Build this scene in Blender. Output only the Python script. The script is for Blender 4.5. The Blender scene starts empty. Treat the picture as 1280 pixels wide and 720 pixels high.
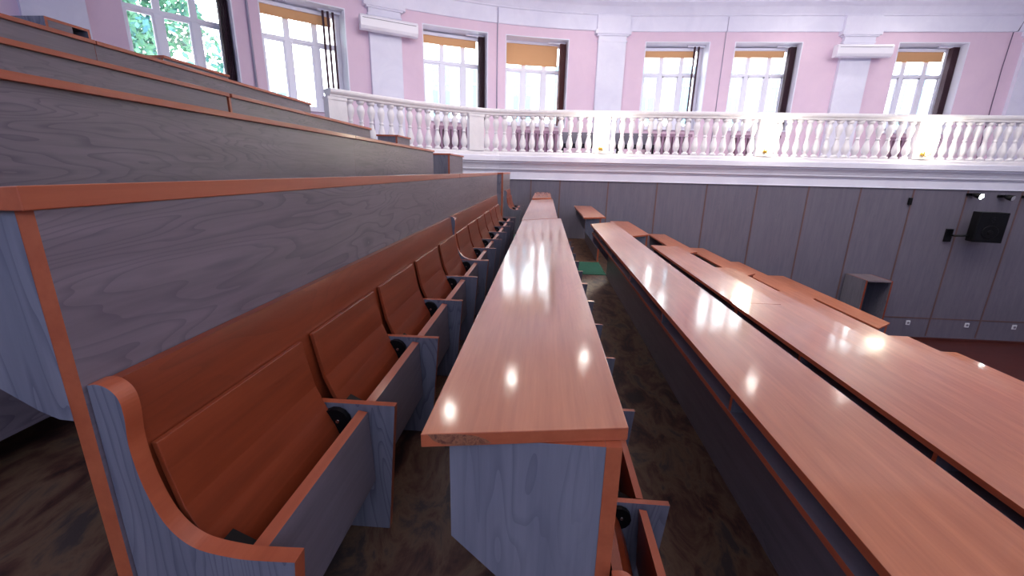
import bpy, bmesh, math, random
from mathutils import Vector, Matrix
random.seed(7)
S = 1.25            # survey units -> metres
ZO = 3.39           # stage floor is z = 0
scn = bpy.context.scene
col = scn.collection

# ------------------------------------------------------------------ materials
def new_mat(name):
    m = bpy.data.materials.new(name); m.use_nodes = True
    nt = m.node_tree
    return m, nt, nt.nodes['Principled BSDF']

def lin(c):
    return tuple(((v/255)/12.92 if v/255 <= .04045 else ((v/255+.055)/1.055)**2.4) for v in c) + (1,)

def plain(name, rgb, rough=.5, metal=0, spec=.5, coat=0):
    m, nt, b = new_mat(name)
    b.inputs['Base Color'].default_value = lin(rgb)
    b.inputs['Roughness'].default_value = rough
    b.inputs['Metallic'].default_value = metal
    b.inputs['Specular IOR Level'].default_value = spec
    b.inputs['Coat Weight'].default_value = coat
    return m

def grained(name, dark, light, line, axis, rough=.35, coat=0., line_amt=.5, cathedral=True, bump=.0, spec=.5, coatr=.12, tone=3.0):
    """wood-print laminate with the grain along the given axis"""
    m, nt, b = new_mat(name)
    N, L = nt.nodes, nt.links
    tc = N.new('ShaderNodeTexCoord')
    mp = N.new('ShaderNodeMapping')
    sc = [1, 1, 1]
    for i in range(3): sc[i] = .55 if 'xyz'[i] == axis else 6.
    mp.inputs['Scale'].default_value = sc
    L.new(tc.outputs['Object'], mp.inputs['Vector'])
    n1 = N.new('ShaderNodeTexNoise'); n1.inputs['Scale'].default_value = tone; n1.inputs['Detail'].default_value = 8; n1.inputs['Roughness'].default_value = .6
    L.new(mp.outputs[0], n1.inputs['Vector'])
    fine = N.new('ShaderNodeMapping')
    fine.inputs['Scale'].default_value = [2.5 if 'xyz'[i] == axis else 90. for i in range(3)]
    L.new(tc.outputs['Object'], fine.inputs['Vector'])
    n2 = N.new('ShaderNodeTexNoise'); n2.inputs['Scale'].default_value = 1.; n2.inputs['Detail'].default_value = 3
    L.new(fine.outputs[0], n2.inputs['Vector'])
    mixv = N.new('ShaderNodeMath'); mixv.operation = 'MULTIPLY_ADD'
    L.new(n2.outputs[0], mixv.inputs[0]); mixv.inputs[1].default_value = .35; L.new(n1.outputs[0], mixv.inputs[2])
    r = N.new('ShaderNodeValToRGB')
    r.color_ramp.elements[0].position = .42; r.color_ramp.elements[0].color = lin(dark)
    r.color_ramp.elements[1].position = .88; r.color_ramp.elements[1].color = lin(light)
    L.new(mixv.outputs[0], r.inputs[0])
    out = r.outputs[0]
    if cathedral:
        mp2 = N.new('ShaderNodeMapping')
        mp2.inputs['Scale'].default_value = [.45 if 'xyz'[i] == axis else 3.0 for i in range(3)]
        L.new(tc.outputs['Object'], mp2.inputs['Vector'])
        n3 = N.new('ShaderNodeTexNoise'); n3.inputs['Scale'].default_value = 1.6; n3.inputs['Detail'].default_value = 2.5; n3.inputs['Distortion'].default_value = .4
        L.new(mp2.outputs[0], n3.inputs['Vector'])
        mu = N.new('ShaderNodeMath'); mu.operation = 'MULTIPLY'; mu.inputs[1].default_value = 22; L.new(n3.outputs[0], mu.inputs[0])
        pp = N.new('ShaderNodeMath'); pp.operation = 'FRACT'; L.new(mu.outputs[0], pp.inputs[0])
        r2 = N.new('ShaderNodeValToRGB')
        r2.color_ramp.elements[0].position = 0; r2.color_ramp.elements[0].color = (1, 1, 1, 1)
        r2.color_ramp.elements[1].position = .36; r2.color_ramp.elements[1].color = (0, 0, 0, 1)
        L.new(pp.outputs[0], r2.inputs[0])
        n4 = N.new('ShaderNodeTexNoise'); n4.inputs['Scale'].default_value = .8; n4.inputs['Detail'].default_value = 1
        L.new(mp2.outputs[0], n4.inputs['Vector'])
        r4 = N.new('ShaderNodeValToRGB')
        r4.color_ramp.elements[0].position = .44; r4.color_ramp.elements[1].position = .6
        L.new(n4.outputs[0], r4.inputs[0])
        m1 = N.new('ShaderNodeMath'); m1.operation = 'MULTIPLY'; L.new(r2.outputs[0], m1.inputs[0]); L.new(r4.outputs[0], m1.inputs[1])
        m2 = N.new('ShaderNodeMath'); m2.operation = 'MULTIPLY'; L.new(m1.outputs[0], m2.inputs[0]); m2.inputs[1].default_value = line_amt
        mx = N.new('ShaderNodeMix'); mx.data_type = 'RGBA'
        L.new(m2.outputs[0], mx.inputs[0]); L.new(out, mx.inputs[6]); mx.inputs[7].default_value = lin(line)
        out = mx.outputs[2]
    L.new(out, b.inputs['Base Color'])
    b.inputs['Roughness'].default_value = rough
    b.inputs['Specular IOR Level'].default_value = spec
    b.inputs['Coat Weight'].default_value = coat
    b.inputs['Coat Roughness'].default_value = coatr
    if bump:
        bn = N.new('ShaderNodeTexNoise'); bn.inputs['Scale'].default_value = 260; bn.inputs['Detail'].default_value = 1
        L.new(tc.outputs['Object'], bn.inputs['Vector'])
        bp = N.new('ShaderNodeBump'); bp.inputs['Strength'].default_value = bump; bp.inputs['Distance'].default_value = .001
        L.new(bn.outputs[0], bp.inputs['Height'])
        L.new(bp.outputs[0], b.inputs['Normal']); L.new(bp.outputs[0], b.inputs['Coat Normal'])
    return m

def mottled(name, cols, scale, rough=.5, stretch=(1, 1, 1), bump=0, spec=.5):
    m, nt, b = new_mat(name)
    N, L = nt.nodes, nt.links
    tc = N.new('ShaderNodeTexCoord'); mp = N.new('ShaderNodeMapping'); mp.inputs['Scale'].default_value = stretch
    L.new(tc.outputs['Object'], mp.inputs['Vector'])
    n = N.new('ShaderNodeTexNoise'); n.inputs['Scale'].default_value = scale; n.inputs['Detail'].default_value = 6; n.inputs['Roughness'].default_value = .65; n.inputs['Distortion'].default_value = .6
    L.new(mp.outputs[0], n.inputs['Vector'])
    r = N.new('ShaderNodeValToRGB')
    e = r.color_ramp.elements
    e[0].position = .36; e[0].color = lin(cols[0]); e[1].position = .64; e[1].color = lin(cols[-1])
    for i, c in enumerate(cols[1:-1]):
        k = e.new(.36+.28*(i+1)/(len(cols)-1)); k.color = lin(c)
    L.new(n.outputs[0], r.inputs[0]); L.new(r.outputs[0], b.inputs['Base Color'])
    b.inputs['Roughness'].default_value = rough; b.inputs['Specular IOR Level'].default_value = spec
    if bump:
        bp = N.new('ShaderNodeBump'); bp.inputs['Strength'].default_value = bump; bp.inputs['Distance'].default_value = .01
        L.new(n.outputs[0], bp.inputs['Height']); L.new(bp.outputs[0], b.inputs['Normal'])
    return m

def emit(name, rgb, s):
    m, nt, b = new_mat(name)
    b.inputs['Base Color'].default_value = lin(rgb)
    b.inputs['Emission Color'].default_value = lin(rgb); b.inputs['Emission Strength'].default_value = s
    return m

def glass_mat(name):
    m, nt, b = new_mat(name)
    N, L = nt.nodes, nt.links
    N.remove(b)
    tr = N.new('ShaderNodeBsdfTransparent'); tr.inputs[0].default_value = (.96, .98, 1, 1)
    gl = N.new('ShaderNodeBsdfGlossy'); gl.inputs['Roughness'].default_value = .03
    fr = N.new('ShaderNodeFresnel'); fr.inputs[0].default_value = 1.3
    mx = N.new('ShaderNodeMixShader')
    L.new(fr.outputs[0], mx.inputs[0]); L.new(tr.outputs[0], mx.inputs[1]); L.new(gl.outputs[0], mx.inputs[2])
    L.new(mx.outputs[0], N['Material Output'].inputs[0])
    return m

M = {}
M['top'] = grained('beech_top', (182, 102, 64), (210, 128, 86), (168, 90, 58), 'y', rough=.36, coat=.85, line_amt=.3, bump=.06, coatr=.09, spec=.35)
M['edge'] = grained('beech_edge', (164, 78, 48), (184, 94, 60), (142, 62, 40), 'y', rough=.4, coat=.15, cathedral=False)  # orange edging; on tabletops the same wood, its weaker light put into the colour
M['seat'] = grained('cherry_seat', (120, 50, 26), (146, 64, 34), (90, 36, 20), 'y', rough=.36, coat=.15, line_amt=.3)  # same wood as the desks, darkened: shade on the seats is in the colour
M['grey_y'] = grained('grey_laminate_long', (110, 99, 106), (132, 119, 126), (70, 62, 78), 'y', rough=.38, line_amt=.5, spec=.4)
M['grey_z'] = grained('grey_laminate_upright', (106, 104, 116), (128, 124, 134), (76, 74, 92), 'z', rough=.4, line_amt=.7, spec=.4)
M['wallgrey'] = grained('grey_wall_panel', (102, 98, 112), (116, 110, 122), (88, 84, 100), 'z', rough=.5, line_amt=.25, spec=.3)
M['floor'] = mottled('brown_lino', [(50, 32, 30), (88, 56, 44), (116, 88, 66), (72, 60, 56)], 3.2, rough=.45, stretch=(2.2, 1, 1), spec=.35)
M['stage'] = grained('dark_parquet', (70, 30, 26), (92, 42, 34), (46, 20, 20), 'x', rough=.35)
M['green'] = mottled('green_carpet', [(44, 84, 70), (60, 104, 88)], 60, rough=.95, spec=.1)
M['pink'] = mottled('pink_plaster', [(222, 196, 214), (228, 202, 218)], 1.2, rough=.85, spec=.2)
M['white'] = mottled('white_plaster', [(222, 220, 236), (230, 228, 242)], 1.5, rough=.7, spec=.3)
M['stone'] = mottled('white_painted_baluster', [(224, 220, 226), (234, 230, 234)], 3, rough=.6, spec=.3)
M['upvc'] = plain('white_window_plastic', (232, 230, 242), .35)
M['glass'] = glass_mat('window_glass')
M['black'] = plain('black_plastic', (8, 8, 11), .5, spec=.25)
M['blackm'] = plain('black_metal', (20, 20, 24), .35, .6)
M['hinge'] = plain('hinge_black', (6, 6, 9), .55, spec=.2)
M['chrome'] = plain('screw_steel', (190, 190, 195), .25, 1)
M['ochre'] = plain('ochre_blind', (216, 164, 116), .8)
M['curtain_brown'] = plain('brown_slat_curtain', (98, 52, 54), .8)
M['curtain'] = plain('dark_slat_curtain', (62, 34, 48), .8)
M['ac'] = plain('ac_plastic', (232, 229, 238), .35)
M['acd'] = plain('ac_slot', (120, 116, 130), .5)
M['brass'] = plain('brass', (190, 160, 80), .3, .9)
M['lampglow'] = emit('lamp_glow', (255, 246, 222), 34)
M['spotglow'] = emit('spot_glow', (225, 255, 255), 45)
M['down'] = emit('downlight_glow', (255, 250, 240), 90)
M['radiator'] = plain('radiator_mauve', (150, 116, 140), .5)
M['raddark'] = plain('radiator_gap', (50, 40, 50), .7)
M['dark'] = plain('dark_upholstery', (26, 26, 38), .8)
M['batten'] = grained('batten_brown', (96, 72, 72), (112, 84, 80), (80, 60, 60), 'z', rough=.5, cathedral=False)
M['socket'] = plain('white_socket', (225, 225, 232), .4)
M['cable'] = plain('grey_conduit', (176, 168, 190), .6)
M['blackcable'] = plain('dark_cable', (110, 92, 118), .6)
M['worn'] = mottled('worn_chipboard', [(96, 44, 30), (150, 92, 62), (78, 36, 30)], 45, rough=.8)
M['facade'] = mottled('pale_facade', [(236, 240, 236), (244, 246, 244)], .6, rough=.9)
M['fwin'] = plain('facade_window', (84, 120, 132), .5)
M['leaf'] = mottled('leaves', [(30, 78, 74), (70, 118, 84), (44, 96, 108)], 1.4, rough=.7)
M['bark'] = plain('bark', (92, 80, 70), .9)
M['grass'] = mottled('outdoor_ground', [(150, 160, 150), (180, 186, 180)], .5, rough=.95)

# ------------------------------------------------------------------ mesh helpers
def W(p): return Vector((p[0]*S, p[1]*S, (p[2]+ZO)*S))

class MB:
    """collects solids in survey units; build() makes ONE mesh object"""
    def __init__(s): s.v, s.f, s.m, s.sm = [], [], [], []
    def face(s, idx, m=0, sm=False): s.f.append(idx); s.m.append(m); s.sm.append(sm)
    def hexa(s, P, mats=(0,)*6, fn=None):
        # P: 8 points: bottom 4 (ccw) top 4
        b = len(s.v); s.v += [tuple(p) for p in P]
        F = [(0, 3, 2, 1), (4, 5, 6, 7), (0, 1, 5, 4), (1, 2, 6, 5), (2, 3, 7, 6), (3, 0, 4, 7)]
        for f, m in zip(F, mats): s.face([b+i for i in f], m)
    def box(s, x0, x1, y0, y1, z0, z1, thin=None, em=1, m=0):
        # faces order: bottom, top, y0, x1, y1, x0
        ax = ['z', 'z', 'y', 'x', 'y', 'x']
        mats = [m if (thin is None or a == thin) else em for a in ax]
        s.hexa([(x0, y0, z0), (x1, y0, z0), (x1, y1, z0), (x0, y1, z0), (x0, y0, z1), (x1, y0, z1), (x1, y1, z1), (x0, y1, z1)], mats)
        return s
    def prism(s, poly, y0, y1, m=0, em=None, axis='y'):
        # polygon in (x,z) extruded along y (or (x,y) along z)
        b = len(s.v); n = len(poly)
        for yy in (y0, y1):
            for a, c in poly: s.v.append((a, yy, c) if axis == 'y' else ((a, c, yy) if axis == 'z' else (yy, a, c)))
        s.face([b+i for i in range(n)], m); s.face([b+n+i for i in reversed(range(n))], m)
        for i in range(n):
            j = (i+1) % n
            s.face([b+i, b+j, b+n+j, b+n+i], em if em is not None else m)
        return s
    def tube(s, pts, r, n=10, m=0, close=True):
        b = len(s.v); P = [Vector(p) for p in pts]
        for i, p in enumerate(P):
            d = (P[min(i+1, len(P)-1)]-P[max(i-1, 0)]).normalized()
            up = Vector((0, 0, 1)) if abs(d.z) < .9 else Vector((1, 0, 0))
            u = d.cross(up).normalized(); w = u.cross(d)
            rr = r[i] if isinstance(r, (list, tuple)) else r
            for k in range(n):
                a = 2*math.pi*k/n
                s.v.append(tuple(p+u*rr*math.cos(a)+w*rr*math.sin(a)))
        for i in range(len(P)-1):
            for k in range(n):
                s.face([b+i*n+k, b+i*n+(k+1) % n, b+(i+1)*n+(k+1) % n, b+(i+1)*n+k], m, True)
        if close:
            s.face([b+k for k in range(n)], m); s.face([b+(len(P)-1)*n+k for k in reversed(range(n))], m)
        return s
    def lathe(s, c, prof, n=14, m=0):
        b = len(s.v)
        for r, z in prof:
            for k in range(n):
                a = 2*math.pi*k/n
                s.v.append((c[0]+r*math.cos(a), c[1]+r*math.sin(a), c[2]+z))
        for i in range(len(prof)-1):
            for k in range(n):
                s.face([b+i*n+k, b+i*n+(k+1) % n, b+(i+1)*n+(k+1) % n, b+(i+1)*n+k], m, True)
        s.face([b+k for k in reversed(range(n))], m); s.face([b+(len(prof)-1)*n+k for k in range(n)], m)
        return s
    def sweep(s, path, prof, m=0, closed=True):
        """path: list of (point(x,y), outward(x,y)); prof: list of (offset, z)"""
        b = len(s.v); n = len(prof)
        for (p, o) in path:
            for off, z in prof: s.v.append((p[0]+o[0]*off, p[1]+o[1]*off, z))
        for i in range(len(path)-1):
            for k in range(n if closed else n-1):
                s.face([b+i*n+k, b+i*n+(k+1) % n, b+(i+1)*n+(k+1) % n, b+(i+1)*n+k], m)
        if closed:
            s.face([b+k for k in range(n)], m); s.face([b+(len(path)-1)*n+k for k in reversed(range(n))], m)
        return s
    def build(s, name, mats, parent=None, bevel=0, shift=None):
        me = bpy.data.meshes.new(name)
        org = parent['_o'] if parent is not None and '_o' in parent else None
        o = bpy.data.objects.new(name, me)
        base = Vector(parent['_o']) if org is not None else (Vector(shift) if shift else Vector((0, 0, 0)))
        me.from_pydata([tuple(W(p)-base) for p in s.v], [], s.f)
        if not isinstance(mats, (list, tuple)): mats = [mats]
        for mm in mats: me.materials.append(mm)
        for p, mi, sm in zip(me.polygons, s.m, s.sm):
            p.material_index = min(mi, len(mats)-1); p.use_smooth = sm
        bm = bmesh.new(); bm.from_mesh(me); bmesh.ops.recalc_face_normals(bm, faces=bm.faces); bm.to_mesh(me); bm.free()
        col.objects.link(o)
        if parent is not None: o.parent = parent; 
        if parent is None or org is None: o.location = base if parent is None else (0, 0, 0)
        o['_o'] = tuple(base)
        if bevel:
            bv = o.modifiers.new('bevel', 'BEVEL'); bv.width = bevel; bv.segments = 2; bv.limit_method = 'ANGLE'
        return o

def thing(name, p, label, cat, group=None):
    o = bpy.data.objects.new(name, None); o.empty_display_size = .1
    o.location = W(p); col.objects.link(o)
    o['_o'] = tuple(W(p)); o['label'] = label; o['category'] = cat
    if group: o['group'] = group
    return o
def tag(o, label, cat, group=None):
    o['label'] = label; o['category'] = cat
    if group: o['group'] = group
    return o
def struct(o): o['kind'] = 'structure'; return o

# ------------------------------------------------------------------ hall geometry
XL = {-4: -4.29, -3: -3.47, -2: -2.65, -1: -1.83, 0: -.995, 1: -.187, 2: .647, 3: 1.478, 4: 2.255, 5: 3.07, 6: 3.89, 7: 4.71}
XR = {-4: -3.94, -3: -3.12, -2: -2.30, -1: -1.48, 0: -.646, 1: .160, 2: 1.005, 3: 1.84, 4: 2.60, 5: 3.42, 6: 4.24, 7: 5.06}
ZT = {-4: 1.06, -3: .80, -2: .495, -1: .235, 0: -.031, 1: -.42, 2: -.685, 3: -.95, 4: -1.215, 5: -1.48, 6: -1.745, 7: -2.01}
OV = {0: .003, 1: .012, 2: .066}
def xp(k): return XR[k]-OV.get(k, .02)      # right face of the front panel
FL = {k+1: ZT[k]-.97 for k in range(-4, 8)}
FL[2] = -1.41
FL[-4] = FL[-3]+.27
TH = .025

# terraces: one stepped floor
f = MB()
YB, YF = -3.2, 9.42
ks = list(range(-3, 8))
prev = -14.
f.box(-12, xp(-4)-.027, YB, 10.6, -3.6, FL[-4])
for k in range(-3, 8):
    f.box(xp(k-1)-.027, xp(k)-.027, YB, YF, -3.6, FL[k])
fl = f.build('floor', [M['floor']]); struct(fl)
f = MB(); f.box(xp(7)-.027, 14, YB, YF, -3.6, -3.39)
struct(f.build('floor_stage', [M['stage']]))
# green runner across the terraces in the cross aisle
f = MB()
for k in range(0, 8):
    f.box(xp(k-1)+.002, xp(k)-.03, 5.98, 6.86, FL[k]+.0005, FL[k]+.006)
    f.box(xp(k)-.0265, xp(k)-.02, 5.98, 6.86, FL[k+1] if k < 7 else -3.39, FL[k]+.006)
struct(f.build('floor_runner', [M['green']]))

# ------------------------------------------------------------------ desks
def desk(k, y0, y1, label, group=None, y0r=None, y1r=None, dx=0., shelf=True, leg='diag', worn=False, name='lecture_desk', narrow=0., j0=False, j1=False):
    xl, xr, zt = XL[k]+dx+narrow, XR[k]+dx-narrow, ZT[k]
    TH = .031 if k == 0 else .025
    y0r = y0 if y0r is None else y0r; y1r = y1 if y1r is None else y1r
    P = xp(k)+min(dx, 0); fz = FL[k+1] if k < 7 else -3.39
    t = thing(name, ((xl+xr)/2, (y0+y1)/2, fz), label, 'desk', group)
    b = MB()
    tl = .022 if k == 0 else 0.
    b.hexa([(xl, y0, zt-TH-tl*.2), (xr, y0r, zt-TH), (xr, y1r, zt-TH), (xl, y1, zt-TH-tl*.2), (xl, y0, zt-tl), (xr, y0r, zt), (xr, y1r, zt), (xl, y1, zt-tl)], (1, 0, 1, 1, 1, 1))
    tp = b.build('tabletop', [M['top'], M['edge']], t, bevel=.002)
    ya, yb = max(y0, y0r)-.012 if worn else max(y0, y0r)+.008, min(y1, y1r)-.008
    if worn: ya = .632
    if j0: ya = y0-.002
    if j1: yb = y1+.002
    zt2 = zt-TH-.0005
    b = MB(); b.box(P-.027, P, ya, yb, fz+.001, zt2, thin='x'); b.build('front_panel', [M['grey_y'], M['edge']], t)
    # end panels
    if leg == 'diag': prof = [(xl+.04, zt2), (P-.0275, zt2), (P-.0275, zt-.51), (xl+.04, zt-.235)]
    elif leg == 'full': prof = [(xl+.01, zt2), (P-.0275, zt2), (P-.0275, FL[k]+.001), (xl+.01, FL[k]+.001)]
    else:
        prof = [(xl+.02, zt2), (P-.0275, zt2), (P-.0275, zt-.338), (P-.05, zt-.337), (P-.078, zt-.325), (xl+.02, zt-.17)]
    for nm, a in (('n', ya), ('f', yb-.025)):
        b = MB(); b.prism(prof, a, a+.025, 0, 1); b.build('side_panel', [M['grey_z'], M['edge']], t)
    if shelf:
        b = MB(); b.box(xl+.022, P-.028, ya+.026, yb-.026, zt-.125, zt-.105, thin='z'); sh = b.build('shelf', [M['grey_y'], M['edge']], t)
        n = max(1, round((yb-ya)/.9))
        for i in range(1, n+1 if k == 2 else n):
            yy = .45+ (i-.32)*.9 if False else ya+(yb-ya)*i/n
            if yy > yb-.05: continue
            b = MB(); b.box(xl+.024, P-.03, yy-.009, yy+.009, zt-.1045, zt2, thin='y'); b.build('shelf_divider', [M['grey_z'], M['edge']], t)
    if worn:
        b = MB(); pts = [(xl+.012, zt-.001), (xl+.02, zt-.012), (xl+.032, zt-.019), (xl+.05, zt-.0225), (xl+.085, zt-.024), (xl+.115, zt-.021), (xl+.105, zt-.013), (xl+.088, zt-.006), (xl+.06, zt-.0015)]
        sl = (y0r-y0)/(xr-xl)
        base = len(b.v)
        for off in (-.0008, .002):
            for (x, z) in pts: b.v.append((x, y0+sl*(x-xl)+off, z))
        n = len(pts); b.face(list(range(n))); b.face(list(reversed(range(n, 2*n))))
        for i in range(n): b.face([i, (i+1) % n, n+(i+1) % n, n+i])
        w = b.build('worn_patch', [M['worn']], t); w['label'] = 'dark chipped patch on the front edge'
    return t

# ------------------------------------------------------------------ benches (fixed to the desk panel behind them)
END = [(0.001, -.281), (.018, -.279), (.034, -.286), (.045, -.302), (.047, -.33), (.043, -.378), (.047, -.43), (.056, -.475), (.070, -.515), (.088, -.542), (.110, -.560), (.135, -.569), (.165, -.574), (.20, -.577), (.278, -.574)]
def spline(P, n=4):
    out = []
    for i in range(len(P)-1):
        a, b, c, d = P[max(i-1, 0)], P[i], P[i+1], P[min(i+2, len(P)-1)]
        for q in range(n):
            t = q/n; out.append(tuple(.5*(2*b[j]+(c[j]-a[j])*t+(2*a[j]-5*b[j]+4*c[j]-d[j])*t*t+(3*b[j]-a[j]-3*c[j]+d[j])*t**3) for j in (0, 1)))
    return out+[P[-1]]
END = spline(END)
def bench(k, y0, n, pitch, label, group=None, name='tip_up_bench', dz=0.):
    """k: the desk row whose panel carries the bench"""
    X, Z = xp(k)+.001, ZT[k]+dz; fz = FL[k+1]
    t = thing(name, (X+.14, y0+n*pitch/2, fz), label, 'bench', group)
    def loc(p): return [(X+a, Z+b) for a, b in p]
    full = loc(END)+[(X+.243, fz+.001), (X+.001, fz+.001)]
    b = MB(); b.prism(full, y0, y0+.028, 0, 1); b.build('end_panel', [M['grey_z'], M['edge']], t)
    low = loc([(.062, -.573), (.278, -.573)])+[(X+.243, fz+.001), (X+.062, fz+.001)]
    for i in range(1, n+1):
        yy = y0+i*pitch
        b = MB(); b.prism(low, yy-.008, yy+.012, 0, 1); b.build('divider', [M['grey_z'], M['edge']], t)
    yE = y0+n*pitch
    # long backrest board
    b = MB(); b.prism(loc([(.003, -.283), (.022, -.283), (.036, -.40), (.060, -.60), (.052, -.66), (.040, -.66), (.020, -.40)]), y0+.029, yE-.008, 0, 0)
    b.build('backrest', [M['seat']], t)
    for i in range(n):
        a = y0+i*pitch+.036+(.0 if i else .0); c = y0+(i+1)*pitch-.018
        shell = [(.040, -.398), (.050, -.398), (.059, -.45), (.074, -.52), (.096, -.575), (.122, -.625), (.150, -.70), (.158, -.76), (.148, -.76), (.140, -.705), (.112, -.632), (.086, -.582), (.064, -.525), (.049, -.45)]
        b = MB(); b.prism(loc(shell), a, c, 0, 0); b.build('seat_back', [M['seat']], t, bevel=.0015)
        sb = [(.183, -.586), (.207, -.590), (.216, -.80), (.195, -.80)]
        b = MB(); b.prism(loc(sb), a-.004, c+.002, 0, 1)
        # outer face grey, inner red: set through material order on the side faces
        s_ = b.build('seat', [M['edge'], M['edge'], M['grey_y'], M['seat']], t)
        for p in s_.data.polygons:
            nrm = p.normal
            if abs(nrm.x) > .9: p.material_index = 2 if nrm.x > 0 else 3
        # pivots
        for side, yy in ((0, a-.003), (1, c-.011)):
            h = MB()
            cx, cz = X+.118, Z-.622
            pts = []
            for q in range(14):
                an = 2*math.pi*q/14; pts.append((cx+.004+.038*math.cos(an), cz+.004+.038*math.sin(an)))
            if side: h.prism(pts, yy, yy+.016, 0)
            else: h.prism([(cx+.006, cz+.034), (cx+.062, cz+.004), (cx+.06, cz-.05), (cx+.0, cz-.03)], yy+.008, yy+.034, 0)
            h.tube([(cx+.012, yy-.003, cz+.008), (cx+.012, yy+.002, cz+.008)], .005, 8, 1)
            h.tube([(cx-.010, yy-.003, cz-.014), (cx-.010, yy+.002, cz-.014)], .004, 8, 1)
            h.build('hinge', [M['hinge'], M['chrome']], t)
    return t

G1 = 'desks of the near block'
desk(0, .495, 3.30, 'long grey desk front whose orange-edged top runs just below eye level, nearest section', shelf=False, leg='round', y0r=.490, j1=True)
desk(0, 3.3045, 5.92, 'farther section of the eye-level grey desk front, above the far tip-up seats', shelf=False, leg='round', j0=True)
desk(1, .598, 3.79, 'nearest beech desktop pointing at the viewer, with a worn front corner', y0r=.655, y1r=4.03, worn=True, shelf=False)
desk(1, 3.80, 6.52, 'narrow far section continuing the central beech desktop toward the balcony wall', y0r=4.04, y1r=6.9, dx=-.018, narrow=.012, shelf=False)
desk(2, .45, 5.95, 'long beech desk with open book shelf, first to the right of the aisle', y1r=6.3)
desk(3, .6, 3.28, 'beech desk filling the right foreground, second to the right of the aisle')
desk(3, 3.285, 5.95, 'far shiny section of the second beech desk right of the aisle', dx=.008)
desk(4, .7, 5.9, 'third beech desk right of the aisle, partly hidden behind the second')
desk(5, .8, 5.75, 'fourth beech desk right of the aisle, only a strip of top showing')
desk(6, .9, 4.93, 'fifth desk right of the aisle, almost fully hidden by higher rows')
desk(7, 1.0, 5.18, 'lowest beech desk beside the dark stage floor at the right edge')
desk(-1, -.6, 3.40, 'second grey desk front up the left stair of rows, near section', shelf=False, leg='round', j1=True)
desk(-1, 3.4045, 5.85, 'pale lit far section of the second grey desk front on the left', shelf=False, leg='round', j0=True)
desk(-2, -.6, 3.18, 'third grey desk front up on the left, near section with a small dark knot', shelf=False, leg='round')
desk(-2, 3.205, 5.80, 'third grey desk front up on the left, far section past the upright orange strip', shelf=False, leg='round')
desk(-3, -.6, 3.05, 'topmost long grey desk front at the upper left corner, near section', shelf=False, leg='round', j1=True)
desk(-3, 3.057, 5.87, 'topmost long grey desk front at upper left, far section ending below the windows', shelf=False, leg='round', j0=True)
desk(-4, 4.55, 5.5, 'highest desk strip just under the window with green trees', shelf=False, leg='round')
# upright strip at the joint of row -2
b = MB(); b.box(XR[-2]-.040, XR[-2]-.012, 3.183, 3.202, FL[-1]+.001, ZT[-2]-.026)
tag(b.build('joint_strip', [M['edge']]), 'upright orange strip covering the joint of the third left desk front', 'trim strip')

GF = 'short desks of the far block'
desk(-2, 6.85, 7.5, 'small grey desk end peeping over the left rows before the balustrade', shelf=False, leg='round')
desk(-1, 6.85, 7.95, 'grey far desk end with orange edges below the balustrade corner', shelf=False, leg='full')
desk(0, 6.76, 8.1, 'far grey desk front with narrow orange top beside the wall panelling', shelf=False, leg='round')
desk(1, 6.95, 9.0, 'short matte orange desktop at the far end behind the central desk', y0r=7.2, dx=-.03, narrow=.02, shelf=False)
desk(2, 6.80, 9.2, 'short orange desktop standing alone across the aisle, left of its neighbours', y0r=6.95, dx=-.02, shelf=False)
desk(3, 6.75, 8.9, 'short orange desktop right behind the tip of the second row desk', y0r=7.05, dx=-.12, shelf=False)
desk(4, 6.8, 9.1, 'far short orange desktop fourth along the wall', y0r=7.1, dx=-.07, shelf=False)
desk(5, 6.5, 9.1, 'far short orange desktop fifth along the wall', y0r=6.8, dx=-.07, shelf=False)
desk(6, 6.2, 9.1, 'far short orange desktop sixth along the wall, a gap showing beside it', y0r=6.45, dx=-.12, shelf=False)
desk(7, 5.95, 9.1, 'last far orange desktop, its pointed corner near the wall cabinet', y0r=6.22, dx=0, shelf=False)

bench(0, .508, 5, .4725, 'row of five folded orange seats in the left foreground under the grey desk front')
bench(0, 3.31-.435, 6, .4725, 'farther row of six folded seats starting at the pale curved bracket') if False else bench(0, 2.885, 6, .4725, 'farther row of folded seats beginning at the pale shining curved end panel')
bench(1, .60, 6, .54, 'folded seats on the hidden right side of the nearest beech desk')
bench(1, 3.86, 5, .50, 'folded seats behind the far section of the central desk')
bench(0, 6.95, 2, .4725, 'two small orange seats at the far end by the wall panelling')
bench(-1, .55, 5, .4725, 'seats in deep shadow beneath the left edge grey desk end', dz=-.09)
bench(2, .7, 10, .5, 'folded seats in the dark gap behind the first desk right of the aisle')

# small cabinet above the top left row
t = thing('small_box', (-4.0, 3.62, 1.06), 'small open-fronted grey box peeping over the topmost left desk', 'box')
b = MB(); b.box(-4.14, -3.86, 3.40, 3.42, .60, 1.06, thin='y'); b.box(-4.14, -3.86, 3.72, 3.74, .60, 1.06, thin='y'); b.box(-4.14, -4.12, 3.42, 3.72, .60, 1.06)
b.box(-4.12, -3.86, 3.42, 3.72, 1.04, 1.06, thin='z'); b.build('casing', [M['grey_z'], M['edge']], t)
b = MB(); b.box(-3.88, -3.862, 3.421, 3.719, .60, .975); b.box(-3.88, -3.862, 3.421, 3.60, .976, 1.039); b.build('front_board', [M['grey_y']], t)
b = MB(); b.box(-4.12, -3.885, 3.42, 3.72, .58, .6); b.build('bottom_board', [M['grey_y']], t)
# base standing for it
b = MB(); b.box(-4.12, -3.88, 3.42, 3.72, FL[-4]+.001 if FL[-4] < .58 else .3, .579); b.build('plinth', [M['grey_z']], t)

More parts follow.
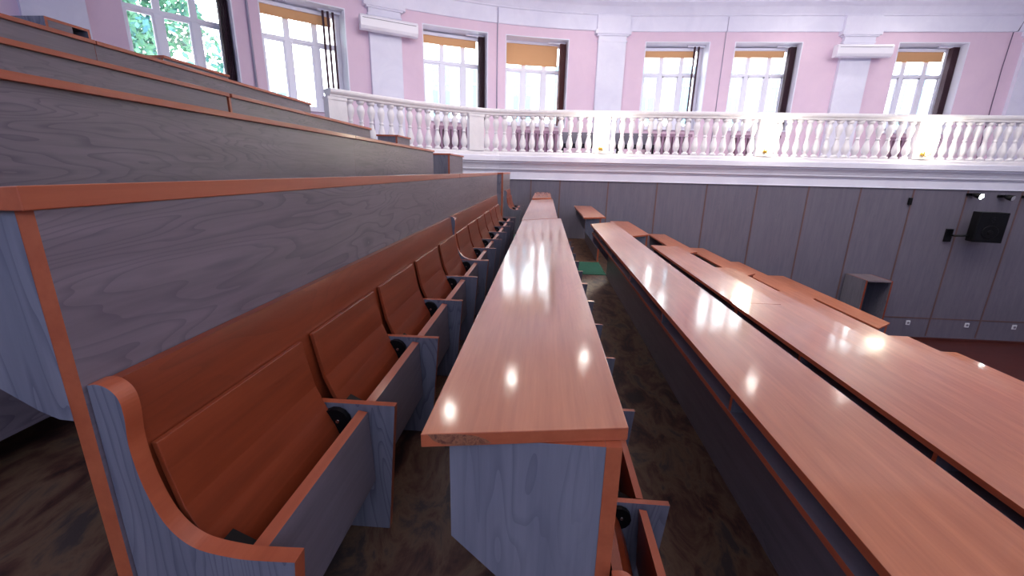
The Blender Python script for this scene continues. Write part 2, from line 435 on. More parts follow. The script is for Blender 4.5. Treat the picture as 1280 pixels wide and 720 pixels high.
# ------------------------------------------------------------------ lower panelled wall and balcony
front = [(13.0, 9.4), (9, 9.4), (6, 9.4), (3, 9.4), (1, 9.4), (0, 9.4), (-.6, 9.4), (-1.0, 9.37), (-1.3, 9.27), (-1.64, 9.08), (-2.0, 8.85), (-2.35, 8.55), (-2.7, 8.21), (-3.0, 7.86), (-3.3, 7.48), (-3.55, 7.15)]
def normals(pts):
    out = []
    for i in range(len(pts)):
        a = pts[max(i-1, 0)]; c = pts[min(i+1, len(pts)-1)]
        d = Vector((c[0]-a[0], c[1]-a[1])).normalized()
        out.append((pts[i], (d.y*-1*-1 if False else -d.y*-1, 0)) if False else (pts[i], (-(-d.y), -(d.x)) if False else (-d.y*1, d.x*1)))
    return out
fp = normals(front)          # normal points into the hall (-y side)
# check the sign: moving along -x, left-hand normal of (-1,0) is (0,-1)
b = MB()
b.sweep(fp, [(0.0, -3.39), (0.0, -.18), (-.15, -.18), (-.15, -3.39)])
struct(b.build('wall_back', [M['wallgrey']]))
# battens
b = MB(); n = 0
bx = [13.0-0 for _ in ()]
xs = [.316+1.015*i for i in range(0, 12)]+[-.30]
for i, x in enumerate(xs):
    t_ = MB(); t_.box(x-.014, x+.014, 9.392, 9.3995, -3.3, -.182)
    struct(t_.build('trim_%d' % (i+1), [M['batten']]))
t_ = MB(); t_.box(5.3, 13, 9.394, 9.3995, -2.91, -2.885); struct(t_.build('trim_14', [M['batten']]))
t_ = MB(); t_.box(5.1, 13, 9.375, 9.3995, -3.39, -3.33); struct(t_.build('baseboard_back', [M['stage']]))
# balcony fascia mouldings
b = MB()
b.sweep(fp, [(-.15, -.18), (.03, -.18), (.03, -.165), (.022, -.155), (.022, -.03), (.034, -.018), (.034, -.004), (.06, .008), (.075, .03), (.075, .05), (.082, .06), (.10, .10), (.125, .135), (.15, .155), (.15, .175), (.185, .19), (.185, .285), (.17, .295), (-.15, .295)])
struct(b.build('trim_15', [M['white']]))
# balcony floor (between the front edge and the window wall)
CX, CY, RW = 2.35, .83, 10.4
DU = RW*math.radians(1)
def wp(u, r=0.):
    """point on the window wall; u in degrees of arc (straight wall for u<0); r outward"""
    if u > 0:
        a = math.radians(u); R = RW+r
        return (CX-R*math.sin(a), CY+R*math.cos(a))
    return (CX-u*DU, CY+RW+r)
def uz(u, r, z): p = wp(u, r); return (p[0], p[1], z)
b = MB()
arcpts = [wp(u, .3) for u in (-60, -40, -20, 0, 6, 12, 18, 24, 30, 36, 42, 48, 54, 60, 66)]
inner = [(p[0], p[1]+.02) for p in front[:15]]
poly = [(13.2, 9.43)]+[(p[0]-n_[0]*.02, p[1]-n_[1]*.02) for p, n_ in fp]+list(reversed(arcpts))
nn = len(poly)
b.prism(poly, .10, .28, axis='z')
struct(b.build('floor_balcony', [M['white']]))

# balustrade
bal = thing('balustrade', (2, 9.4, .295), 'white balustrade of turned balusters curving along the balcony edge', 'balustrade')
railp = fp[1:]
b = MB(); b.sweep(fp, [(-.03, 1.075), (.115, 1.075), (.125, 1.09), (.125, 1.105), (.15, 1.13), (.16, 1.15), (.16, 1.18), (.15, 1.194), (-.065, 1.194), (-.075, 1.18), (-.075, 1.15), (-.05, 1.12), (-.03, 1.09)])
b.build('handrail', [M['stone']], bal)
b = MB(); b.sweep(fp, [(-.04, .296), (.13, .296), (.13, .345), (.115, .365), (.115, .38), (-.03, .38), (-.04, .36)])
b.build('base_rail', [M['stone']], bal)
# arclength param
L_ = [0]
for i in range(1, len(front)): L_.append(L_[-1]+math.dist(front[i], front[i-1]))
def on_front(s):
    for i in range(1, len(front)):
        if s <= L_[i] or i == len(front)-1:
            k = (s-L_[i-1])/(L_[i]-L_[i-1]); a, c = front[i-1], front[i]
            d = Vector((c[0]-a[0], c[1]-a[1])).normalized()
            return (a[0]+(c[0]-a[0])*k, a[1]+(c[1]-a[1])*k), (-d.y, d.x)
def s_of_x(x): return 13.0-x
peds = [s_of_x(10.3), s_of_x(7.28), s_of_x(4.33), s_of_x(1.10), 13+1.52, L_[-1]-.12]
def blockat(mb, s, hw, d0, d1, z0, z1):
    (p, n_) = on_front(s); tx, ty = n_[1], -n_[0]
    P = []
    for z in (z0, z1):
        for a, d in ((-hw, d0), (hw, d0), (hw, d1), (-hw, d1)):
            P.append((p[0]+tx*a+n_[0]*d, p[1]+ty*a+n_[1]*d, z))
    mb.hexa(P)
for s in peds:
    b = MB(); blockat(b, s, .155, -.03, .125, .38, 1.075); blockat(b, s, .165, -.04, .135, .38, .43); blockat(b, s, .165, -.04, .135, 1.03, 1.075)
    b.build('pedestal', [M['stone']], bal)
prof = [(.052, 0), (.052, .035), (.036, .04), (.030, .055), (.034, .07), (.052, .12), (.056, .16), (.050, .21), (.034, .28), (.026, .33), (.024, .345), (.034, .352), (.034, .362), (.024, .37), (.027, .40), (.040, .46), (.052, .52), (.052, .555), (.040, .60), (.030, .625), (.034, .64), (.050, .65), (.052, .694)]
spots = []
for a, c in zip([s_of_x(10.3)-0]+peds[1:-1], peds[1:]):
    pass
for i in range(len(peds)-1):
    a, c = peds[i]+.155, peds[i+1]-.155
    n = round((c-a)/.186)
    for j in range(n): spots.append(a+(c-a)*(j+.5)/n)
proto = None
for s in spots:
    (p, n_) = on_front(s)
    c = (p[0]+n_[0]*.045, p[1]+n_[1]*.045)
    if proto is None:
        b = MB(); b.lathe((0, 0, 0), [(r*1.22, z) for r, z in prof], 12)
        me_o = b.build('baluster', [M['stone']], None)
        me_o.data.transform(Matrix.Translation(-W((0, 0, 0))))
        proto = me_o; o = me_o
    else:
        o = proto.copy(); col.objects.link(o)
    o.parent = bal
    o.location = W((c[0], c[1], .3805))-Vector(bal['_o'])

# sconces on the pedestals
for s, lab in ((peds[3], 'glowing brass sconce on the balustrade pedestal left of the far windows'), (peds[2], 'glowing brass sconce on the middle balustrade pedestal'), (peds[1], 'glowing brass sconce on the rightmost visible balustrade pedestal')):
    (p, n_) = on_front(s)
    x, y = p[0]+n_[0]*.14, p[1]+n_[1]*.14
    t = thing('wall_sconce', (x, y, .5), lab, 'lamp', 'brass sconces along the balustrade')
    b = MB(); b.lathe((x, y-.012, .475), [(.012, -.03), (.03, -.02), (.045, 0), (.03, .03), (.012, .045)], 12)
    b.tube([(x, y, .48), (x+.02, y-.06, .43), (x+.06, y-.11, .46), (x+.065, y-.12, .53)], .009, 8)
    b.tube([(x, y, .48), (x-.02, y-.06, .43), (x-.06, y-.11, .46), (x-.065, y-.12, .53)], .009, 8)
    b.build('bracket', [M['brass']], t)
    for sx in (-1, 1):
        b = MB(); b.lathe((x+.065*sx, y-.12, .531), [(.02, 0), (.045, .04), (.06, .12), (.06, .26), (.045, .36), (.02, .42), (.006, .43)], 14)
        b.build('lamp_shade', [M['lampglow']], t)

# ------------------------------------------------------------------ window wall
ZS, ZH, ZP, ZC = 1.02, 2.94, 3.135, 3.70
wins = [(0.9, -7.15), (-10.2, -18.4), (-29.7, -37.8), (18.85, 10.65), (29.1, 21.1), (45.75, 37.55), (56.0, 47.95)]
us = [-60]
cuts = sorted(set([-60, 75]+[w for p in wins for w in p]+[u*2. for u in range(-29, 38)]))
us = []
for c in cuts:
    if us and c-us[-1] < .35 and not any(abs(c-w) < 1e-6 for p in wins for w in p): continue
    if us and c-us[-1] < .35: us[-1] = c
    else: us.append(c)
def inwin(a, c):
    m_ = (a+c)/2
    return any(min(p) < m_ < max(p) for p in wins)
b = MB()
for a, c in zip(us[:-1], us[1:]):
    bands = [(.0, ZS), (ZH, ZC)] if inwin(a, c) else [(.0, ZC)]
    for z0, z1 in bands:
        b.hexa([uz(c, 0, z0), uz(a, 0, z0), uz(a, .55, z0), uz(c, .55, z0), uz(c, 0, z1), uz(a, 0, z1), uz(a, .55, z1), uz(c, .55, z1)])
struct(b.build('wall_windows', [M['pink']]))
# frieze and cornice above
def wpath(u0, u1, step=3.):
    n = max(1, int(abs(u1-u0)/step)); out = []
    for i in range(n+1):
        u = u0+(u1-u0)*i/n
        p = wp(u)
        if u > 0: a = math.radians(u); o = (math.sin(a), -math.cos(a))
        else: o = (0., -1.)
        out.append((p, o))
    return out
b = MB(); b.sweep(wpath(-60, 75), [(0, ZP), (.03, ZP), (.035, ZP+.02), (.035, 3.44), (.06, 3.455), (.06, 3.475), (.09, 3.52), (.15, 3.60), (.24, 3.66), (.24, ZC), (0, ZC)])
struct(b.build('trim_16', [M['white']]))
# ceiling
b = MB(); b.prism([(13.2, -3.4)]+[wp(u, .5) for u in [-59.8, -40, -20]+list(range(0, 76, 3))]+[(-8.0, 3.4), (-8.2, 3.2), (-8.2, -3.4)], ZC, ZC+.1, axis='z'); struct(b.build('ceiling', [M['white']]))
# the remaining walls of the hall, behind and beside the viewer
b = MB(); b.box(13.0, 13.2, -3.2, 11.6, -3.39, ZC); struct(b.build('wall_right', [M['white']]))
b = MB()
b.box(-12, 13.0, -3.4, -3.2, -3.39, ZC)
struct(b.build('wall_front', [M['white']]))
b = MB(); b.box(-8.2, -8.0, -3.2, 3.2, 0, ZC); struct(b.build('wall_left', [M['pink']]))

# pilasters with stepped capitals
def ublock(mb, u0, u1, r0, r1, z0, z1, m=0):
    n = max(1, int(abs(u1-u0)/2.5))
    for i in range(n):
        a = u0+(u1-u0)*i/n; c = u0+(u1-u0)*(i+1)/n
        mb.hexa([uz(a, r0, z0), uz(c, r0, z0), uz(c, r1, z0), uz(a, r1, z0), uz(a, r0, z1), uz(c, r0, z1), uz(c, r1, z1), uz(a, r1, z1)], (m,)*6)
pil = [(7.0, 3.45), (-22.9, -26.5), (-43.8, -47.4), (35.2, 31.65), (61.9, 58.3)]
for i, (a, c) in enumerate(pil):
    b = MB(); ublock(b, a, c, -.09, -.001, .281, 2.90)
    ublock(b, a+.1, c-.1, -.10, -.001, 2.90, 2.93); ublock(b, a+.0, c-.0, -.10, -.001, 2.93, 3.02)
    ublock(b, a+.25, c-.25, -.13, -.001, 3.02, 3.05); ublock(b, a+.5, c-.5, -.15, -.001, 3.05, 3.134)
    ublock(b, a+.15, c-.15, -.11, -.001, .281, .45)
    ublock(b, a+.3, c-.3, -.12, -.036, 3.1345, 3.43)
    struct(b.build('trim_%d' % (18+i), [M['white']]))

# windows
def window(i, u0, u1, zs=ZS, zh=ZH, low=None):
    """white plastic window: deep reveal lining, outer frame, two mullions, transom, panes"""
    hi, lo = max(u0, u1), min(u0, u1)
    e = .35
    w = MB()
    # lining of the reveal
    ublock(w, hi, hi-.1, -.002, .55, zs, zh); ublock(w, lo+.1, lo, -.002, .55, zs, zh)
    ublock(w, hi-.1, lo+.1, -.002, .55, zh-.018, zh)
    o = w.build('window_%d' % i, [M['upvc']]); struct(o)
    w = MB(); ublock(w, hi-.1, lo+.1, -.06, .50, zs+.0005, zs+.03); w.build('sill', [M['upvc']], o)
    fr = MB(); r0, r1 = .44, .49
    a, c = hi-.11, lo+.11
    ublock(fr, a, a-.45, r0, r1, zs+.031, zh-.019); ublock(fr, c+.45, c, r0, r1, zs+.031, zh-.019)
    ublock(fr, a-.45, c+.45, r0, r1, zs+.031, zs+.11); ublock(fr, a-.45, c+.45, r0, r1, zh-.10, zh-.019)
    zt = 2.33
    wd = a-c
    m1, m2 = a-wd*.345, a-wd*.68
    for m_ in (m1, m2): ublock(fr, m_+.26, m_-.26, r0-.01, r1, zs+.11, zh-.10)
    ublock(fr, a-.45, c+.45, r0-.012, r1-.001, zt-.03, zt+.03)
    # opening sashes
    for (p, q) in ((a-.5, m1+.26), (m1-.26, m2+.26), (m2-.26, c+.5)):
        ublock(fr, p, p-.17, r0+.006, r1-.006, zs+.11, zt-.03); ublock(fr, q+.17, q, r0+.006, r1-.006, zs+.11, zt-.03)
        ublock(fr, p, q, r0+.006, r1-.006, zs+.11, zs+.145); ublock(fr, p, q, r0+.006, r1-.006, zt-.065, zt-.03)
    fr.build('window_frame', [M['upvc']], o)
    for (p, q) in ((a-.5, m1+.26), (m1-.26, m2+.26), (m2-.26, c+.5)):
        for z0, z1 in ((zs+.14, zt-.06), (zt+.03, zh-.10)):
            g = MB(); ublock(g, p, q, .466, .470, z0, z1); g.build('pane', [M['glass']], o)
    return o
for i, (a, c) in enumerate(wins): window(i+1, a, c)

# roller blinds, folded slat curtains, radiators
blinds = [(0, 2.83, 2.71, 'short ochre roller blind on the window right of the middle pilaster'), (1, 2.84, 2.72, 'short ochre roller blind on the window right of the thin wall pipe'), (2, 2.83, 2.64, 'ochre roller blind on the rightmost window'),
          (3, 2.87, 2.44, 'ochre roller blind lowered furthest, over the window left of the middle pilaster'), (4, 2.83, 2.69, 'ochre roller blind on the window right of the curved-wall air conditioner'), (5, 2.83, 2.68, 'ochre roller blind on the window left of the curved-wall air conditioner')]
for wi, z1, z0, lab in blinds:
    a, c = max(wins[wi])-.3, min(wins[wi])+1.05
    t = thing('roller_blind', uz((a+c)/2, .36, z1), lab, 'blind')
    b = MB(); ublock(b, a, c, .378, .384, z0, z1); ublock(b, a, c, .372, .39, z0-.018, z0); b.build('blind_cloth', [M['ochre']], t)
    b = MB(); ublock(b, a, c, .34, .42, z1, z1+.06); b.build('roller_cassette', [M['upvc']], t)
curt = [(0, .35, .10, 'thin', 'pair of thin dark blind strips at the window right of the middle pilaster'), (1, .12, .2, 'wide', 'dark folded slat curtain at the window right of the thin wall pipe'), (2, .12, .3, 'wide', 'black folded slat curtain at the rightmost window'),
        (3, .12, .3, 'wide', 'brown folded slat curtain beside the lowered ochre blind'), (4, .12, .3, 'wide', 'plum folded slat curtain at the window right of the curved-wall air conditioner'),
        (5, .2, .1, 'thin', 'three thin dark blind strips at the window left of the curved-wall air conditioner'), (6, .12, .3, 'wide', 'black folded slat curtain at the window with green trees')]
for wi, off, wdt, kind, lab in curt:
    c = min(wins[wi])
    t = thing('slat_curtain', uz(c+.6, .2, 2.9), lab, 'curtain')
    b = MB(); ublock(b, c+2.4, c+.15, .22, .27, 2.885, 2.92); b.build('curtain_track', [M['upvc']], t)
    if kind == 'wide':
        for j in range(6):
            b = MB(); u = c+.20+j*.13
            ublock(b, u+.05, u, .17, .33-(j % 2)*.04, 1.06, 2.884); b.build('slat', [M['curtain_brown' if wi == 3 else 'curtain']], t)
    else:
        for j in range(2 if wi == 0 else 3):
            b = MB(); u = c+.9+j*.5
            ublock(b, u+.19, u, .185, .225, 1.06, 2.884); b.build('slat', [M['curtain']], t)
for wi, (a, c) in enumerate(wins[:5]):
    labs = ['mauve radiator seen between balusters right of the middle pilaster', 'mauve radiator under the window right of the thin wall pipe', 'mauve radiator under the rightmost window', 'mauve radiator under the window with the lowered blind', 'mauve radiator under the window at the start of the curved wall']
    hi, lo = max(a, c)-1, min(a, c)+1
    t = thing('radiator', uz((a+c)/2, -.1, .28), labs[wi], 'radiator')
    b = MB(); ublock(b, hi, lo, -.13, -.05, .86, .93); b.build('top_manifold', [M['radiator']], t)
    b = MB(); ublock(b, hi, lo, -.13, -.05, .42, .48); b.build('bottom_manifold', [M['radiator']], t)
    for fu in (hi-.2, lo+.5):
        b = MB(); ublock(b, fu, fu-.3, -.12, -.06, .281, .4195); b.build('foot', [M['radiator']], t)
    n = 12
    for j in range(n):
        u = hi-.1-(hi-lo-.2)*(j+.5)/n
        b = MB(); ublock(b, u+.14, u-.14, -.125, -.055, .481, .859); b.build('radiator_section', [M['radiator']], t)

# air conditioners
def ac(u0, u1, z0, z1, lab):
    t = thing('air_conditioner', uz((u0+u1)/2, -.2, z0), lab, 'air conditioner')
    m_ = (u0+u1)/2
    p = wp(m_); a = math.radians(max(m_, 0)); o = Vector((math.sin(a), -math.cos(a))) if m_ > 0 else Vector((0, -1)); tt = Vector((-o.y, o.x))*-1
    hw = abs(u0-u1)/2*DU
    def body(mb, h0, h1, prof):
        bidx = len(mb.v); n = len(prof)
        for h in (h0, h1):
            for d, z in prof: mb.v.append((p[0]+tt.x*h+o.x*d, p[1]+tt.y*h+o.y*d, z))
        mb.face([bidx+i for i in range(n)]); mb.face([bidx+n+i for i in reversed(range(n))])
        for i in range(n): mb.face([bidx+i, bidx+(i+1) % n, bidx+n+(i+1) % n, bidx+n+i])
    b = MB(); body(b, -hw, hw, [(.152, z0+.02), (.152, z1), (.30, z1), (.33, z1-.02), (.34, z1-.05), (.335, z0+.07), (.30, z0+.015), (.24, z0)]); b.build('casing', [M['ac']], t, bevel=.006)
    b = MB(); body(b, -hw+.06, hw-.06, [(.331, z0+.055), (.342, z0+.06), (.322, z0+.022), (.302, z0+.012)]); b.build('air_flap', [M['ac']], t)
    b = MB(); body(b, -hw+.04, hw-.04, [(.3385, z1-.06), (.344, z1-.06), (.344, z1-.07), (.3385, z1-.07)]); b.build('grille_line', [M['acd']], t)
    b = MB(); body(b, -.2, .2, [(.05, z0+.06), (.05, z1-.06), (.153, z1-.06), (.153, z0+.06)]); b.build('mounting_plate', [M['upvc']], t)
ac(36.3, 30.1, 2.56, 2.83, 'white air conditioner on the pilaster of the curved wall')
ac(-21.6, -28.0, 2.56, 2.82, 'white air conditioner on the right-hand pilaster')

# conduits and cables
def cable(u, lab, r, mat, nm='cable_conduit'):
    t = MB(); q = -r-.006; t.tube([uz(u, q, .29), uz(u, q, ZP-.01), uz(u, q-.04, ZP+.01), uz(u, q-.04, 3.43)], r, 8); tag(t.build(nm, [mat]), lab, 'conduit')
cable(19.95, 'pipe on the curved wall beside the window with the lowered blind', .012, M['cable'])
cable(-8.9, 'thin conduit running up the pink wall between two middle windows', .008, M['cable'])
cable(46.75, 'white vertical pipe between the two windows at upper left', .02, M['cable'])
t = MB(); t.tube([uz(-42.3, -.03, .29), uz(-42.1, -.03, 2.4), uz(-42.2, -.03, ZP-.01), uz(-42.6, -.05, ZP+.01), uz(-43, -.07, 3.43)], .008, 8)
tag(t.build('cable_conduit', [M['blackcable']]), 'mauve cable running up the pink wall at the right edge', 'conduit')

# bench on the balcony behind the balusters
for x, lab in ((.72, 'dark upholstered bench behind the balusters left of the middle sconce pedestal'), (1.95, 'dark upholstered bench behind the balusters right of the middle sconce pedestal')):
    t = thing('balcony_bench', (x, 10.2, .28), lab, 'bench')
    b = MB(); b.box(x-.42, x+.42, 9.95, 10.30, .52, .60); b.build('seat', [M['dark']], t, bevel=.01)
    b = MB(); b.box(x-.42, x+.42, 10.27, 10.33, .60, .86); b.build('backrest', [M['acd']], t, bevel=.01)
    for sx in (-.38, .34):
        for yy in (9.98, 10.25):
            b = MB(); b.box(x+sx, x+sx+.04, yy, yy+.04, .281, .52); b.build('leg', [M['blackm']], t)

# ------------------------------------------------------------------ things on the panelled wall
t = thing('loudspeaker', (8.72, 9.05, -1.1), 'black loudspeaker on a bracket on the grey wall at right', 'loudspeaker')
def skewbox(mb, c, ax, ay, az, hx, hy, hz):
    P = []
    for z in (-1, 1):
        for x, y in ((-1, -1), (1, -1), (1, 1), (-1, 1)):
            P.append(tuple(Vector(c)+ax*hx*x+ay*hy*y+az*hz*z))
    mb.hexa(P)
rz = Matrix.Rotation(math.radians(-14), 3, 'Z')
ax, ay, az = rz@Vector((1, 0, 0)), rz@Vector((0, 1, 0)), Vector((0, 0, 1))
c0 = Vector((8.66, 9.05, -.87))
b = MB(); skewbox(b, c0, ax, ay, az, .225, .11, .29); b.build('cabinet', [M['black']], t, bevel=.01)
b = MB(); skewbox(b, c0-ay*.114, ax, ay, az, .205, .003, .27); b.build('grille', [M['blackm']], t)
for dz, r in ((-.09, .13), (.15, .055)):
    b = MB(); p = c0-ay*.1175+az*dz; q = c0-ay*.127+az*dz
    b.tube([p, q], [r, r*.94], 24); b.tube([q-ay*.001, q-ay*.004], [r*.35, r*.25], 16); b.build('driver', [M['blackm']], t)
b = MB(); b.tube([(8.30, 9.38, -1.08), (8.30, 9.25, -1.08), (8.5, 9.1, -1.05)], .02, 8); b.box(8.22, 8.34, 9.35, 9.391, -1.22, -.96); b.build('wall_bracket', [M['blackm']], t)
def spot(x, z, lit, lab):
    t = thing('spotlight', (x, 9.3, z), lab, 'spotlight')
    b = MB(); b.box(x-.11, x+.02, 9.33, 9.391, z-.05, z+.0); b.tube([(x-.05, 9.34, z-.02), (x-.05, 9.26, z-.03)], .012, 8); b.build('mount', [M['blackm']], t)
    d = Vector((.25, -.9, -.25)).normalized(); p = Vector((x-.05, 9.26, z-.03))
    b = MB(); b.tube([p-d*.04, p+d*.02, p+d*.10], [.03, .05, .058], 16); b.build('lamp_head', [M['black']], t)
    b = MB(); b.tube([p+d*.101, p+d*.106], [.048, .048], 16); b.build('lens', [M['spotglow'] if lit else M['chrome']], t)
spot(8.52, -.24, True, 'lit white spotlight under the balcony, left of the loudspeaker top')
spot(9.10, -.26, False, 'unlit black spotlight directly above the loudspeaker')
spot(9.55, -.26, True, 'spotlight at the right edge under the balcony')
t = thing('wall_sensor', (7.38, 9.37, -.42), 'small dark box on a wall batten under the balcony', 'sensor')
b = MB(); b.box(7.345, 7.405, 9.352, 9.391, -.50, -.36); b.build('casing', [M['black']], t, bevel=.004)
b = MB(); b.tube([(7.375, 9.352, -.40), (7.375, 9.348, -.40)], .012, 10); b.build('lens', [M['blackm']], t)
for x, lab in ((8.0, 'white wall socket nearest to the wall cabinet'), (9.20, 'white wall socket in the middle of the low row of three'), (10.15, 'white wall socket furthest right above the stage floor')):
    t = thing('wall_socket', (x, 9.39, -3.0), lab, 'socket', None)
    b = MB(); b.box(x-.04, x+.04, 9.381, 9.3995, -3.06, -2.96); b.build('cover_plate', [M['socket']], t, bevel=.003)
    b = MB(); b.tube([(x, 9.381, -3.01), (x, 9.378, -3.01)], .026, 14); b.build('socket_face', [M['acd']], t)
# open cabinet by the wall
t = thing('wall_cabinet', (6.75, 9.1, -3.39), 'tall open-fronted grey cabinet with orange edges against the far wall', 'cabinet')
x0, x1, ya, yb, z0, z1 = 6.46, 6.97, 8.75, 9.36, -3.385, -1.96
b = MB(); b.box(x0, x0+.03, ya, yb, z0, z1, thin='x'); b.build('side_panel', [M['grey_z'], M['seat']], t)
b = MB(); b.box(x1-.03, x1, ya, yb, z0, z1, thin='x'); b.build('side_panel', [M['grey_z'], M['seat']], t)
b = MB(); b.box(x0+.0305, x1-.0305, ya, yb, z1-.03, z1, thin='z'); b.build('top_panel', [M['grey_y'], M['grey_y']], t)
b = MB(); b.box(x0+.0305, x1-.0305, yb-.02, yb, z0, z1-.031); b.build('back_panel', [M['grey_z']], t)
b = MB(); b.box(x0+.0305, x1-.0305, ya, yb-.021, z0+.55, z0+.58, thin='z'); b.build('shelf', [M['grey_y'], M['seat']], t)
b = MB(); b.box(x0+.0305, x1-.0305, ya, yb-.021, z0, z0+.03, thin='z'); b.build('bottom_panel', [M['grey_y'], M['seat']], t)

# ceiling lamps just above the view
for x, y, lab in ((-1.66, 7.22, 'round ceiling downlight above the far seats on the left'), (-.57, 8.7, 'round ceiling downlight above the central desk'), (1.15, 9.95, 'round ceiling downlight above the balcony edge'), (5.4, 10.2, 'round ceiling downlight above the right balcony'), (7.6, 10.2, 'round ceiling downlight nearest the right window')):
    t = thing('downlight', (x, y, ZC), lab, 'lamp', 'ceiling downlights')
    b = MB(); b.tube([(x, y, ZC-.001), (x, y, ZC-.03)], [.12, .10], 20); b.build('rim', [M['chrome']], t)
    b = MB(); b.tube([(x, y, ZC-.0305), (x, y, ZC-.036)], [.085, .08], 20); b.build('diffuser', [M['down']], t)

# ------------------------------------------------------------------ outside the windows
b = MB(); b.box(-60, 60, 12.5, 70, -8.2, -8); b.box(-60, -12.2, -20, 12.5, -8.2, -8)
struct(b.build('ground_outside', [M['grass']]))
t = thing('building', (6, 26, -8), 'pale building with tall windows outside, seen through the far windows', 'building')
b = MB(); b.box(-13, 26, 26, 32, -8, 8.6); b.build('wall', [M['facade']], t)
b = MB(); b.box(-13.2, 26.2, 25.7, 26, 8.0, 8.7); b.box(-13.1, 26.1, 25.85, 26, 1.7, 1.95); b.build('cornice', [M['facade']], t)
for i in range(16):
    for z0, z1 in ((2.7, 5.6), (-3, 0.2)):
        x = -11.2+i*2.3
        g = MB(); g.box(x, x+1.0, 25.93, 25.999, z0, z1); w_ = g.build('window', [M['fwin']], t)
        g = MB(); g.box(x+.46, x+.54, 25.90, 25.929, z0, z1); g.box(x, x+1, 25.90, 25.929, z0+1.9, z0+1.98); g.build('window_bar', [M['facade']], w_)
t = thing('building', (-17, 21, -8), 'pale neighbouring house seen through the upper left window', 'building')
b = MB(); b.prism([(-26, 19), (-14.5, 26.5), (-17.5, 31), (-29, 24)], -8, 5.2, axis='z'); b.build('wall', [M['facade']], t)
d = Vector((11.5, 7.5, 0)).normalized(); nrm = Vector((d.y, -d.x, 0))
for i in range(6):
    for z0, z1 in ((2.4, 4.1), (-.2, 1.6)):
        c = Vector((-26, 19, 0))+d*(1.3+i*2.2)+nrm*.03
        g = MB(); skewbox(g, c+Vector((0, 0, (z0+z1)/2)), d, nrm, Vector((0, 0, 1)), .5, .028, (z1-z0)/2); w_ = g.build('window', [M['fwin']], t)
        g = MB(); skewbox(g, c+nrm*.05+Vector((0, 0, (z0+z1)/2)), d, nrm, Vector((0, 0, 1)), .04, .02, (z1-z0)/2); g.build('window_bar', [M['facade']], w_)
# trees
def tree(cx, cy, h, r, lab, seed, n=22000):
    rnd = random.Random(seed)
    t = thing('tree', (cx, cy, -8), lab, 'tree')
    b = MB(); b.tube([(cx, cy, -8), (cx+.1, cy, -4), (cx, cy+.1, h-r)], [.35, .28, .12], 10)
    for q in range(6):
        a = q*1.05; b.tube([(cx, cy, h-r*1.4), (cx+math.cos(a)*r*.6, cy+math.sin(a)*r*.6, h-r*.4)], [.12, .04], 6)
    b.build('trunk', [M['bark']], t)
    b = MB()
    blobs = [(cx+rnd.uniform(-1, 1)*r*.75, cy+rnd.uniform(-1, 1)*r*.75, h-r+rnd.uniform(-1.2, 1)*r*.8, r*rnd.uniform(.26, .42)) for _ in range(44)]
    for _ in range(n):
        bx, by, bz, br = rnd.choice(blobs)
        v = Vector((rnd.gauss(0, 1), rnd.gauss(0, 1), rnd.gauss(0, 1))).normalized()*br*rnd.uniform(.7, 1.)
        p = Vector((bx, by, bz))+v
        u = Vector((rnd.gauss(0, 1), rnd.gauss(0, 1), rnd.gauss(0, 1))).normalized(); w_ = u.orthogonal().normalized()
        s_ = rnd.uniform(.08, .17)
        i0 = len(b.v); b.v += [tuple(p-u*s_), tuple(p+w_*s_*.55), tuple(p+u*s_), tuple(p-w_*s_*.55)]
        b.face([i0, i0+1, i0+2, i0+3])
    o = b.build('foliage', [M['leaf']], t)
tree(-15.2, 12.0, 8.0, 4.2, 'leafy green tree outside the upper left window, left part', 3)
tree(-24.5, 12.5, 8.5, 3.4, 'leafy green tree outside the upper left window, right part', 4)

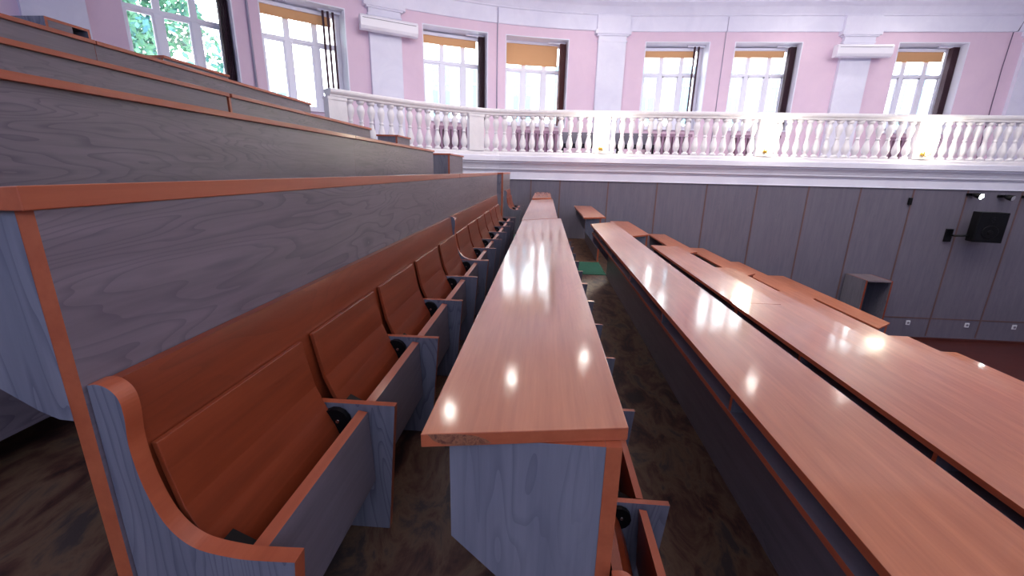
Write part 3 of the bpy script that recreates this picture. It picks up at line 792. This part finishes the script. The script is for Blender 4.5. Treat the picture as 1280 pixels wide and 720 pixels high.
# ------------------------------------------------------------------ light
wd = bpy.data.worlds.new('World'); scn.world = wd; wd.use_nodes = True
nt = wd.node_tree; bg = nt.nodes['Background']
bg.inputs[0].default_value = (.92, .96, 1.0, 1); bg.inputs[1].default_value = 9
def area(name, p, rot, sx, sy, power, colr):
    l = bpy.data.lights.new(name, 'AREA'); l.shape = 'RECTANGLE'; l.size = sx*S; l.size_y = sy*S; l.energy = power; l.color = colr
    o = bpy.data.objects.new(name, l); o.location = W(p); o.rotation_euler = rot; col.objects.link(o); return o
# added bluish fill light behind the viewer; windows there are assumed, none built
area('window_light_front', (1, -3.1, 1.9), (math.radians(90), 0, 0), 16, 2.4, 330, (.52, .68, 1))
# daylight from each far window
for i, (a, c) in enumerate(wins):
    m_ = (a+c)/2; p = uz(m_, .62, 2.0)
    ang = math.radians(max(m_, 0))
    pl = area('window_portal', p, (math.radians(90), 0, ang+math.pi), 1.6, 2.1, 1, (1, 1, 1)); pl.data.cycles.is_portal = True
# added fill lights under the ceiling, no real fittings; brighten hall and far wall
area('ceiling_light', (4.5, 2.0, ZC-.03), (0, 0, 0), 8, 5, 120, (1, .88, .82))
area('ceiling_light', (3.5, 6.3, ZC-.25), (math.radians(42), 0, 0), 12, 2.0, 460, (1, .95, .90))

# ------------------------------------------------------------------ camera
R = [[0.997, 0.041, -0.067], [0.076, -0.263, 0.962], [0.021, -0.964, -0.266]]
f_ = 533.3
Y = Vector(((682-640)/f_, (214-360)/f_, 1)).normalized()
a_ = (597-640)/f_; b_ = -(Y.x*a_+Y.z)/Y.y
D = Vector((a_, b_, 1)).normalized(); Z = -D; X = Y.cross(Z)
rows = (X, Y, Z)
right = Vector([r.x for r in rows]); up = Vector([-r.y for r in rows]); back = Vector([-r.z for r in rows])
cam = bpy.data.cameras.new('camera'); cam.sensor_width = 36; cam.lens = f_/1280*36; cam.clip_start = .02
co = bpy.data.objects.new('camera', cam)
m4 = Matrix((right, up, back)).transposed().to_4x4(); m4.translation = W((0, 0, 0)); co.matrix_world = m4
col.objects.link(co); scn.camera = co
vs = scn.view_settings; vs.view_transform = 'Standard'; vs.look = 'None'; vs.exposure = .42; vs.gamma = 1; vs.use_curve_mapping = False
scn.cycles.max_bounces = 8; scn.cycles.diffuse_bounces = 5; scn.cycles.use_denoising = True
scn.cycles.sample_clamp_indirect = 6
for o in scn.objects:
    if '_o' in o: del o['_o']
